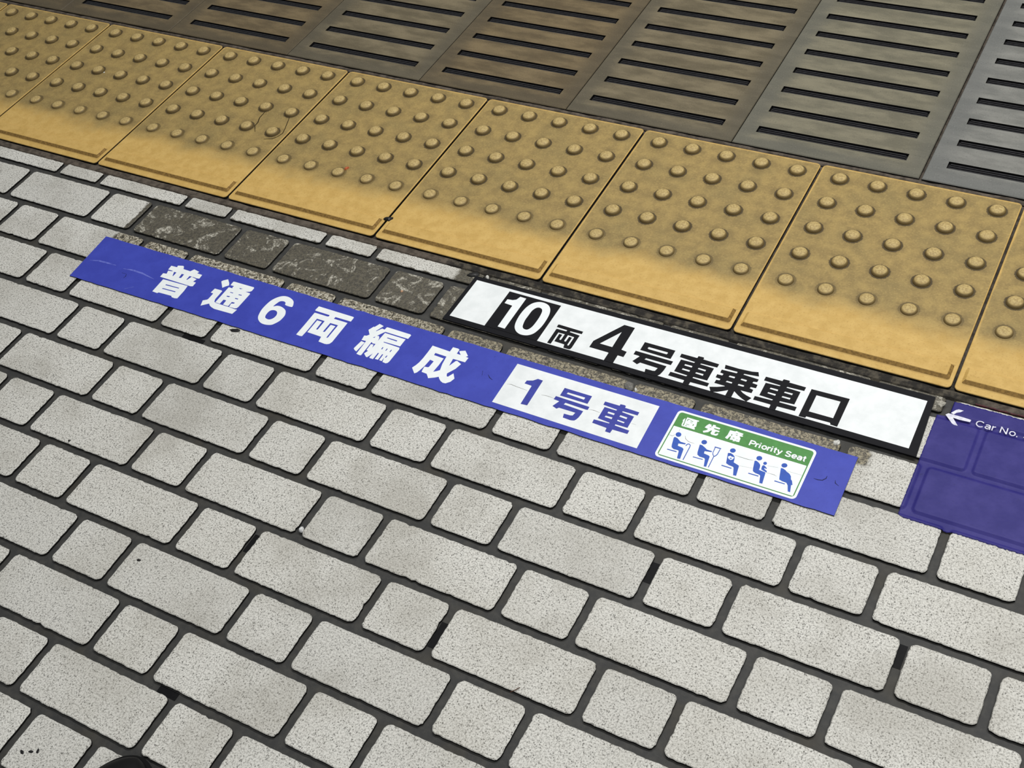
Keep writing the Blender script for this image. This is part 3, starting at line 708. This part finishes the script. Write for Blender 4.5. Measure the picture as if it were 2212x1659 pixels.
# out-of-frame tiles and slotted panels added to continue the rows
n_extension = 0
for i in (-3, 7, 8):
    n_extension += 1
    s = proto[0].copy(); s.name = 'row_extension_%d' % n_extension; s.parent = None; COL.objects.link(s)
    s.location = (TP * i + 0.0018, 0, 0); s['kind'] = 'structure'
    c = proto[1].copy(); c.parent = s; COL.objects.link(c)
    for r in range(5):
        for q in range(5):
            o = proto[2].copy(); o.parent = s; COL.objects.link(o)
            o.location = (0.0342 + 0.0588 * q, -0.026 - 0.060 * r, 0); o.scale = (1, 1, 1) if r < 4 else (0.97, 0.97, 0.72)
for k2 in (1, 2, 3):
    n_extension += 1
    s = pale_body.copy(); s.name = 'row_extension_%d' % n_extension; s.parent = None; COL.objects.link(s)
    s.location = (1.665 + 0.303 * k2, PY0, 0); s['kind'] = 'structure'
    for k in range(NS):
        o = ins0.copy(); o.parent = s; COL.objects.link(o)
        o.location = ((SX0 + SX1) / 2, 0.0575 + 0.058 * k - PY0, 0)

# ------------------------------------------------------------------ the blue strip
BX, BY = 1.106, -0.590
def wavy(p, step, amp):
    out = []
    n = len(p)
    for i in range(n):
        a, b = p[i], p[(i + 1) % n]
        L = math.hypot(b[0] - a[0], b[1] - a[1]); k = max(1, int(L / step))
        for j in range(k):
            w = rnd.gauss(0, amp) if j else 0.0
            out.append((a[0] + (b[0] - a[0]) * j / k, a[1] + (b[1] - a[1]) * j / k + w))
    return out
strip = thing('blue_floor_strip', 'long blue floor strip with white characters and a green priority seat panel, lying on pale pavers', 'floor sign', (BX, BY, 0))
ol = [(0.4735, -0.6415), (0.80, -0.6390), (1.10, -0.6380), (1.45, -0.6378), (1.7455, -0.6370), (1.7440, -0.5405), (1.40, -0.5420), (1.10, -0.5410), (0.80, -0.5410), (0.4665, -0.5420)]
v, f = prism([wavy([(x - BX, y - BY) for x, y in ol], 0.012, 0.00035)], 0.0002, 0.0018)
mesh_obj('strip_sheet', v, f, [M_BLUE, M_SEAL], strip, None, [0 if i < len(f) - len(v) // 2 else 1 for i in range(len(f))])
Z0, Z1 = 0.0017, 0.00195
for nm in ('fu', 'tsu', 'six', 'ryo', 'hen', 'sei'):
    glyph([nm], (BX, BY), Z0, Z1, M_WHITE, strip, 'digit' if nm == 'six' else 'character', nm == 'six', 'white printed digit 6' if nm == 'six' else None)
box = mesh_obj('car_number_panel', *prism([[(1.2635 - BX, -0.6285 - BY), (1.4815 - BX, -0.6300 - BY), (1.4800 - BX, -0.5530 - BY), (1.2630 - BX, -0.5525 - BY)]], Z0, Z1), M_PANELWHITE, strip)
box['label'] = 'white panel'
for nm in ('one_blue', 'go_blue', 'sha_blue'):
    glyph([nm], (BX, BY), Z1 - 0.00005, Z1 + 0.0002, M_BLUE_INK, box, 'digit' if nm == 'one_blue' else 'character', False, 'blue printed character')
# priority seat panel
px0, px1, py0, py1 = 1.5065 - BX, 1.6950 - BX, -0.6325 - BY, -0.5490 - BY
pri = mesh_obj('priority_seat_panel', *prism([rrect(px0, py0, px1, py1, 0.0062, 6)], Z0, Z1), M_WHITE, strip)
pri['label'] = 'white panel with rounded corners'
e = 0.0031; t_ = 0.0014
o_ = rrect(px0 + e, py0 + e, px1 - e, py1 - e, 0.0042, 6)
i_ = rrect(px0 + e + t_, py0 + e + t_, px1 - e - t_, -0.5770 - BY, 0.0008, 3)
fr = mesh_obj('green_band', *prism([o_, i_], Z1 - 0.00005, Z1 + 0.00015), M_GREEN, pri)
fr['label'] = 'green band and thin green outline'
for nm in ('yu', 'sen', 'seki'):
    glyph([nm], (BX, BY), Z1 + 0.0001, Z1 + 0.0003, M_WHITE, pri, 'character', False, 'small white character')
text_part('Priority Seat', 1.6120 - BX, 1.6860 - BX, -0.5722 - BY, 0.0088, Z1 + 0.0003, M_WHITE, pri, 'lettering', 0.215)['label'] = 'white lettering'
for names, lab in ((('head1', 'body1', 'cane'), 'blue pictogram of a seated person with a cane'),
                   (('head2', 'body2', 'crutch1', 'crutch2', 'crutch3'), 'blue pictogram of a seated person with a crutch'),
                   (('head3', 'body3'), 'blue pictogram of a seated person with a mark on the torso'),
                   (('head4', 'body4', 'bhead'), 'blue pictogram of a seated person holding a baby'),
                   (('head5', 'body5'), 'blue pictogram of a seated pregnant person')):
    vv, ff = [], []
    for nm in names:
        a, b = prism([[(x * 1e-4 - BX, y * 1e-4 - BY) for x, y in lp] for lp in GL[nm]], Z1 - 0.00005, Z1 + 0.0002)
        k = len(vv); vv += a; ff += [tuple(i + k for i in q) for q in b]
    mesh_obj('pictogram', vv, ff, M_ICON, pri)['label'] = lab

# wear on the strip: cracks in the white print, dark nicks and pale strokes for creases in the blue
WEAR = {'panel_cracks': [[(1.2673, -0.5919), (1.2732, -0.5904), (1.2816, -0.5914), (1.2993, -0.5923)], [(1.3216, -0.5925), (1.3288, -0.5913), (1.3406, -0.5917)], [(1.3944, -0.5925), (1.4014, -0.5914), (1.4105, -0.5923)], [(1.4574, -0.5939), (1.464, -0.5939)]], 'seat_cracks': [[(1.5107, -0.5933), (1.5158, -0.5939), (1.5188, -0.5901)], [(1.5205, -0.5797), (1.5213, -0.5847)], [(1.5314, -0.5877), (1.5338, -0.592), (1.5392, -0.5951), (1.5473, -0.5953)], [(1.6019, -0.594), (1.6098, -0.5942), (1.6201, -0.5943), (1.6267, -0.593)], [(1.6458, -0.5948), (1.6589, -0.5928)], [(1.6706, -0.5939), (1.6903, -0.5933)], [(1.6479, -0.6055), (1.6585, -0.6053), (1.662, -0.6064)], [(1.6132, -0.6079), (1.6295, -0.6055)]], 'blue_dark': [[(1.7047, -0.5923), (1.7098, -0.5927), (1.7154, -0.5913), (1.7187, -0.5867), (1.7186, -0.5827)], [(1.7298, -0.5854), (1.7312, -0.5897), (1.7364, -0.5924)], [(0.5569, -0.6048), (0.5656, -0.6044)], [(0.5665, -0.6041), (0.5691, -0.6097), (0.5682, -0.6139)], [(1.2227, -0.582), (1.226, -0.5902)], [(1.2336, -0.5858), (1.2385, -0.5902), (1.2444, -0.5926)]], 'blue_light': [[(0.4813, -0.5996), (0.4983, -0.595), (0.5189, -0.5944), (0.5349, -0.5941)], [(0.5525, -0.5959), (0.5709, -0.5933), (0.5917, -0.5938), (0.62, -0.598)], [(0.5875, -0.6336), (0.5999, -0.6245)]]}
def hairline(pts, w, z, mat, parent, name):
    v_, f_ = [], []
    n = len(pts)
    for i in range(n):
        p, q = pts[max(i - 1, 0)], pts[min(i + 1, n - 1)]
        d = math.hypot(q[0] - p[0], q[1] - p[1])
        k = w * (0.35 if i in (0, n - 1) else 1.0)
        nx, ny = -(q[1] - p[1]) / d * k, (q[0] - p[0]) / d * k
        x, y = pts[i][0] - BX, pts[i][1] - BY
        v_ += [(x + nx, y + ny, z), (x - nx, y - ny, z)]
        if i: f_.append((2 * i - 2, 2 * i - 1, 2 * i + 1, 2 * i))
    return mesh_obj(name, v_, f_, mat, parent)
M_HAIR = plain('grey_crack', (168, 168, 164), 0.6, 0.2, 0.2, 300, (120, 120, 116))
M_NICK = plain('dark_nick', (34, 38, 92), 0.6, 0.2)
M_CREASE = plain('pale_crease', (112, 122, 206), 0.6, 0.2, 0.25, 200, (72, 82, 182))
for p in WEAR['panel_cracks']: hairline(p, 0.0004, Z1 + 0.00005, M_HAIR, box, 'crack')
for p in WEAR['seat_cracks']: hairline(p, 0.00035, Z1 + 0.00005, M_HAIR, pri, 'crack')
for p in WEAR['blue_dark']: hairline(p, 0.0007, 0.0019, M_NICK, strip, 'nick')
for p in WEAR['blue_light']: hairline(p, 0.0016, 0.0019, M_CREASE, strip, 'crease')

# ------------------------------------------------------------------ the black framed sign
WX, WY = 1.459, -0.462
sign = thing('framed_floor_sign', 'white floor sign framed in black, between the blue strip and the yellow tiles', 'floor sign', (WX, WY, 0))
ob = [(1.1140, -0.5115), (1.8085, -0.5145), (1.8035, -0.4105), (1.1165, -0.4135)]
mesh_obj('black_frame', *prism([wavy([(x - WX, y - WY) for x, y in ob], 0.02, 0.0002)], 0.0002, 0.0021), M_BLACK, sign)
ob = [(1.1215, -0.5025), (1.7965, -0.5050), (1.7960, -0.4210), (1.1230, -0.4215)]
fp = mesh_obj('white_face', *prism([[(x - WX, y - WY) for x, y in ob]], 0.0020, 0.0024), M_PANELWHITE, sign)
bx10 = glyph(['box10'], (WX, WY), 0.00235, 0.0026, M_BLACK, sign, 'number_box', False, 'black number box')
glyph(['one10'], (WX, WY), 0.00255, 0.0028, M_WHITE, bx10, 'digit', False, 'white digit')
glyph(['zero10'], (WX, WY), 0.00255, 0.0028, M_WHITE, bx10, 'digit', True, 'white digit')
for nm in ('ryo_black', 'four', 'go_black', 'sha_black', 'jo', 'sha2', 'kuchi'):
    glyph([nm], (WX, WY), 0.00235, 0.0026, M_BLACK, sign, 'digit' if nm == 'four' else 'character', False, 'black printed character')

# ------------------------------------------------------------------ the purple sign painted over the pavers
UX, UY = 2.05, -0.505
purple = thing('purple_painted_sign', 'purple painted sign with a white arrow and Car No. lettering, at the right edge', 'floor sign', (UX, UY, 0))
def groove(x, y):
    """0 on a paver, 1 in the middle of a joint"""
    r = round((RY0 - y) / RP)
    d = RP / 2 - abs(y - (RY0 - r * RP))
    xo = 0.542 + (0.1474 if r % 2 else 0.0)
    u = (x - xo) % XP
    dx = min(abs(u), abs(u - XS), abs(u - XP))
    d = math.hypot(max(0, 0.0095 - d), max(0, 0.0095 - dx)) - 0.0038
    return max(0.0, min(1.0, d / 0.0022))
def film():
    x0, x1, y0, y1 = 1.8125, 2.42, -0.6080, -0.4085
    nx, ny = 330, 112
    verts, faces = [], []
    for j in range(ny + 1):
        y = y0 + (y1 - y0) * j / ny
        for i in range(nx + 1):
            x = x0 + (x1 - x0) * i / nx
            xx, yy = x, y
            if j == 0 or j == ny: yy += rnd.gauss(0, 0.0004)
            if i == 0: xx += rnd.gauss(0, 0.0004)
            # rounded near left corner, torn far left corner
            lim = x0
            if y < y0 + 0.007: lim = x0 + 0.007 - math.sqrt(max(0, 0.007 ** 2 - (y0 + 0.007 - y) ** 2))
            if y > -0.4345: lim = x0 + 0.0145
            xx = max(xx, lim)
            s = groove(x, y); s = s * s * (3 - 2 * s)
            verts.append((xx - UX, yy - UY, 0.0010 - 0.0028 * s + rnd.gauss(0, 0.00003)))
    for j in range(ny):
        for i in range(nx):
            a = j * (nx + 1) + i
            faces.append((a, a + 1, a + nx + 2, a + nx + 1))
    # thin edge all round
    k = len(verts)
    edge = [i for i in range(nx + 1)] + [j * (nx + 1) + nx for j in range(1, ny + 1)] + [ny * (nx + 1) + i for i in range(nx - 1, -1, -1)] + [j * (nx + 1) for j in range(ny - 1, 0, -1)]
    for i in edge:
        x, y, z = verts[i]; verts.append((x, y, z - 0.0009))
    n = len(edge)
    for q in range(n):
        w = (q + 1) % n
        faces.append((edge[w], edge[q], k + q, k + w))
    o = mesh_obj('painted_field', verts, faces, M_PURPLE, purple, None, None, True)
    return o
film()
glyph(['arrow'], (UX, UY), 0.0009, 0.0014, M_SIGNWHITE, purple, 'arrow', False, 'white arrow pointing left')
text_part('Car No. 4', 1.8600 - UX, 1.9255 - UX, -0.4395 - UY, 0.0103, 0.0014, M_SIGNWHITE, purple, 'lettering', 0.135)['label'] = 'white lettering'

# ------------------------------------------------------------------ bits lying about
def crumb(name, label, cat, x, y, z, s, rgb, seed, rough=0.6):
    """small irregular lump"""
    q = random.Random(seed)
    verts, faces = [], []
    nr, ns = 5, 10
    rad = [1 + q.uniform(-0.25, 0.25) for _ in range(ns)]
    for k in range(nr):
        a = math.pi / 2 * k / nr
        for i in range(ns):
            b = 2 * math.pi * i / ns
            r = math.cos(a) * rad[i] * (1 + q.uniform(-0.06, 0.06))
            verts.append((s[0] * r * math.cos(b), s[1] * r * math.sin(b), s[2] * math.sin(a)))
    verts.append((0, 0, s[2])); c = len(verts) - 1
    for k in range(nr - 1):
        for i in range(ns):
            j = (i + 1) % ns
            faces.append((k * ns + i, k * ns + j, (k + 1) * ns + j, (k + 1) * ns + i))
    for i in range(ns): faces.append(((nr - 1) * ns + i, (nr - 1) * ns + (i + 1) % ns, c))
    faces.append(tuple(range(ns))[::-1])
    o = mesh_obj(name, verts, faces, plain(name + '_material', rgb, rough, 0.35, 0.2, 400), None, (x, y, z))
    o.rotation_euler = (0, 0, q.uniform(0, 6))
    return tag(o, label, cat)
crumb('pellet', 'small round white pellet at a paver corner in the lower left', 'litter', 1.1352, -0.9112, -0.0008, (0.0040, 0.0038, 0.0046), (252, 252, 250), 1)
crumb('crumb', 'orange crumb on the third whole yellow tile', 'litter', 0.7680, -0.2520, 0.0, (0.0042, 0.0030, 0.003), (214, 108, 62), 2)
crumb('crumb', 'tiny pinkish crumb on a dark stained paver', 'litter', 1.0230, -0.4810, 0.0, (0.0026, 0.0020, 0.002), (226, 178, 140), 3)
crumb('stone_chip', 'white chip just above the top left corner of the black framed sign', 'litter', 1.1330, -0.4085, 0.0, (0.0050, 0.0024, 0.002), (232, 230, 222), 4)
crumb('stone_chip', 'white chip between the blue strip and the black framed sign, near their right ends', 'litter', 1.7120, -0.5265, 0.0, (0.0044, 0.0038, 0.003), (238, 236, 228), 5)
crumb('gum', 'grey lump of old gum on the upper edge of the blue strip', 'litter', 1.4270, -0.5335, 0.0, (0.0062, 0.0090, 0.004), (128, 126, 120), 6)
crumb('stone_chip', 'white chip beside the grey lump above the blue strip', 'litter', 1.4375, -0.5365, 0.0, (0.0044, 0.0022, 0.003), (240, 240, 236), 7)
crumb('stone_chip', 'pale chip in the dark corner between the framed sign and the purple sign', 'litter', 1.8130, -0.4180, 0.0, (0.0052, 0.0060, 0.003), (190, 186, 172), 8)
crumb('gum', 'black gum in the joint between two yellow tiles, at the guide bars', 'litter', 0.9105, -0.3425, 0.0, (0.0085, 0.0050, 0.0030), (22, 20, 18), 9, 0.4)
crumb('gum', 'dark brown gum at the end of a guide bar above the 10 box', 'litter', 1.1965, -0.3640, 0.0, (0.0060, 0.0045, 0.0030), (50, 36, 20), 10, 0.4)
crumb('gum', 'black gum left of the white chip, off the top left corner of the framed sign', 'litter', 1.1100, -0.4110, 0.0, (0.0105, 0.0052, 0.0026), (34, 33, 32), 11, 0.4)
crumb('tar_spot', 'black tarry spot poking out below the blue strip under the digit 6', 'litter', 0.8210, -0.6440, 0.0, (0.0095, 0.0036, 0.0012), (26, 24, 24), 12, 0.5)
crumb('speck', 'tiny white speck on a yellow tile in the upper left', 'litter', 0.1120, -0.1480, 0.0, (0.0018, 0.0016, 0.0015), (242, 240, 230), 13)
for k, (x, y) in enumerate(((1.0070, -1.3040), (1.0170, -1.2990), (1.0240, -1.2950))):
    crumb('tar_spot', ('leftmost', 'middle', 'rightmost')[k] + ' of three black dashes on a paver in the bottom left corner', 'litter', x, y, 0.0, (0.0034, 0.0017, 0.0006), (28, 27, 27), 20 + k)['group'] = 'black dashes in the bottom left corner'
crumb('grit', 'black grain on a long pale paver left of centre', 'litter', 0.7240, -0.9150, 0.0, (0.0022, 0.0020, 0.0014), (38, 36, 34), 31)
crumb('grit', 'black grain at the far corner of a long paver in the lower left', 'litter', 0.9602, -1.0360, 0.0, (0.0026, 0.0020, 0.0014), (38, 36, 34), 33)
def twig():
    pts = [(1.4945, -1.0040, 0.0005), (1.4985, -1.0000, 0.0012), (1.5020, -0.9945, 0.0010)]
    verts, faces = [], []
    for p in pts:
        for i in range(6):
            a = math.pi / 3 * i
            verts.append((p[0] - 1.4985 + 0.0006 * math.cos(a), p[1] + 1.0, p[2] + 0.0006 * math.sin(a)))
    for k in range(2):
        for i in range(6):
            j = (i + 1) % 6
            faces.append((k * 6 + i, k * 6 + j, k * 6 + 6 + j, k * 6 + 6 + i))
    o = mesh_obj('twig', verts, faces, plain('twig_brown', (88, 62, 48), 0.7, 0.2), None, (1.4985, -1.0, 0))
    tag(o, 'tiny brown twig at the edge of a paver below the middle', 'litter')
twig()
def maroon():
    pts = []
    for i in range(21):
        x = 1.852 + 0.0075 * i
        pts.append((x, -0.4020 + rnd.gauss(0, 0.0005)))
    lp = [(x - 1.92, y + 0.402 - 0.0012) for x, y in pts] + [(x - 1.92, y + 0.402 + 0.0008) for x, y in pts[::-1]]
    o = mesh_obj('tape_remnant', *prism([lp], -0.0012, 0.0004), plain('maroon_tape', (84, 26, 34), 0.5, 0.3, 0.2, 300, (40, 18, 22)), None, (1.92, -0.402, 0))
    tag(o, 'thin maroon tape remnant along the mortar above the purple sign', 'tape')
maroon()

# ------------------------------------------------------------------ the shoe whose toe enters the picture
def shoe():
    t = thing('shoe', 'black shoe, only its toe entering the bottom edge at the left', 'shoe', (1.170, -1.385, 0.0005))
    t.rotation_euler = (0, 0, math.radians(4))
    L0, L1 = -0.150, 0.128
    def half(u):
        """half width along the length, 0 heel .. 1 toe"""
        w = 0.034 + 0.016 * math.sin(math.pi * min(1, max(0, (u - 0.25) / 0.75)) ** 1.1)
        if u > 0.80: w *= math.sqrt(max(0.0, 1 - ((u - 0.80) / 0.20) ** 2)) * 0.985 + 0.015
        if u < 0.10: w *= math.sqrt(max(0.0, 1 - ((0.10 - u) / 0.10) ** 2)) * 0.9 + 0.1
        return w
    def top(u):
        if u < 0.38: return 0.092 - 0.02 * u
        if u < 0.80: return 0.084 - 0.036 * ((u - 0.38) / 0.42)
        return 0.026 + 0.022 * math.sqrt(max(0, 1 - ((u - 0.80) / 0.205) ** 2))
    nu, na = 36, 18
    verts, faces = [], []
    for k in range(nu + 1):
        u = math.sin(math.pi / 2 * k / nu) ** 1.2; y = L0 + (L1 - L0) * u; w = half(u); h = top(u)
        for i in range(na + 1):
            a = math.pi * i / na
            cx = math.cos(a); sz = math.sin(a)
            verts.append((w * math.copysign(abs(cx) ** 0.75, cx), y, 0.020 + (h - 0.020) * sz ** 0.8))
    for k in range(nu):
        for i in range(na):
            a = k * (na + 1) + i
            faces.append((a, a + 1, a + na + 2, a + na + 1))
    faces.append(tuple(range(na + 1))); faces.append(tuple(range(nu * (na + 1), (nu + 1) * (na + 1)))[::-1])
    mesh_obj('upper', verts, [f[::-1] for f in faces], plain('black_leather', (9, 8, 9), 0.55, 0.2), t, None, None, True)
    us = [math.sin(math.pi / 2 * k / nu) ** 1.2 for k in range(nu + 1)]
    out = [(half(u) + 0.004 * min(1.0, (1 - u) * 30 + 0.3), L0 + (L1 - L0) * u + 0.004 * max(0.0, u - 0.6) / 0.4) for u in us]
    loop = out + [(-x, y) for x, y in out[::-1]]
    mesh_obj('sole', *prism([loop], 0.0, 0.024), plain('black_sole', (10, 10, 10), 0.6, 0.2), t)
    for k in range(4):
        y = 0.010 + 0.016 * k
        vv, ff = [], []
        for i in range(9):
            s = -0.022 + 0.0055 * i
            u = (y - L0) / (L1 - L0)
            z = 0.020 + (top(u) - 0.020) * (1 - (s / half(u)) ** 2) ** 0.5 + 0.0012
            vv += [(s, y - 0.002, z), (s, y + 0.002, z - 0.0004)]
            if i: ff.append((2 * i - 2, 2 * i, 2 * i + 1, 2 * i - 1))
        mesh_obj('lace', vv, ff, M_SEAL, t)
shoe()
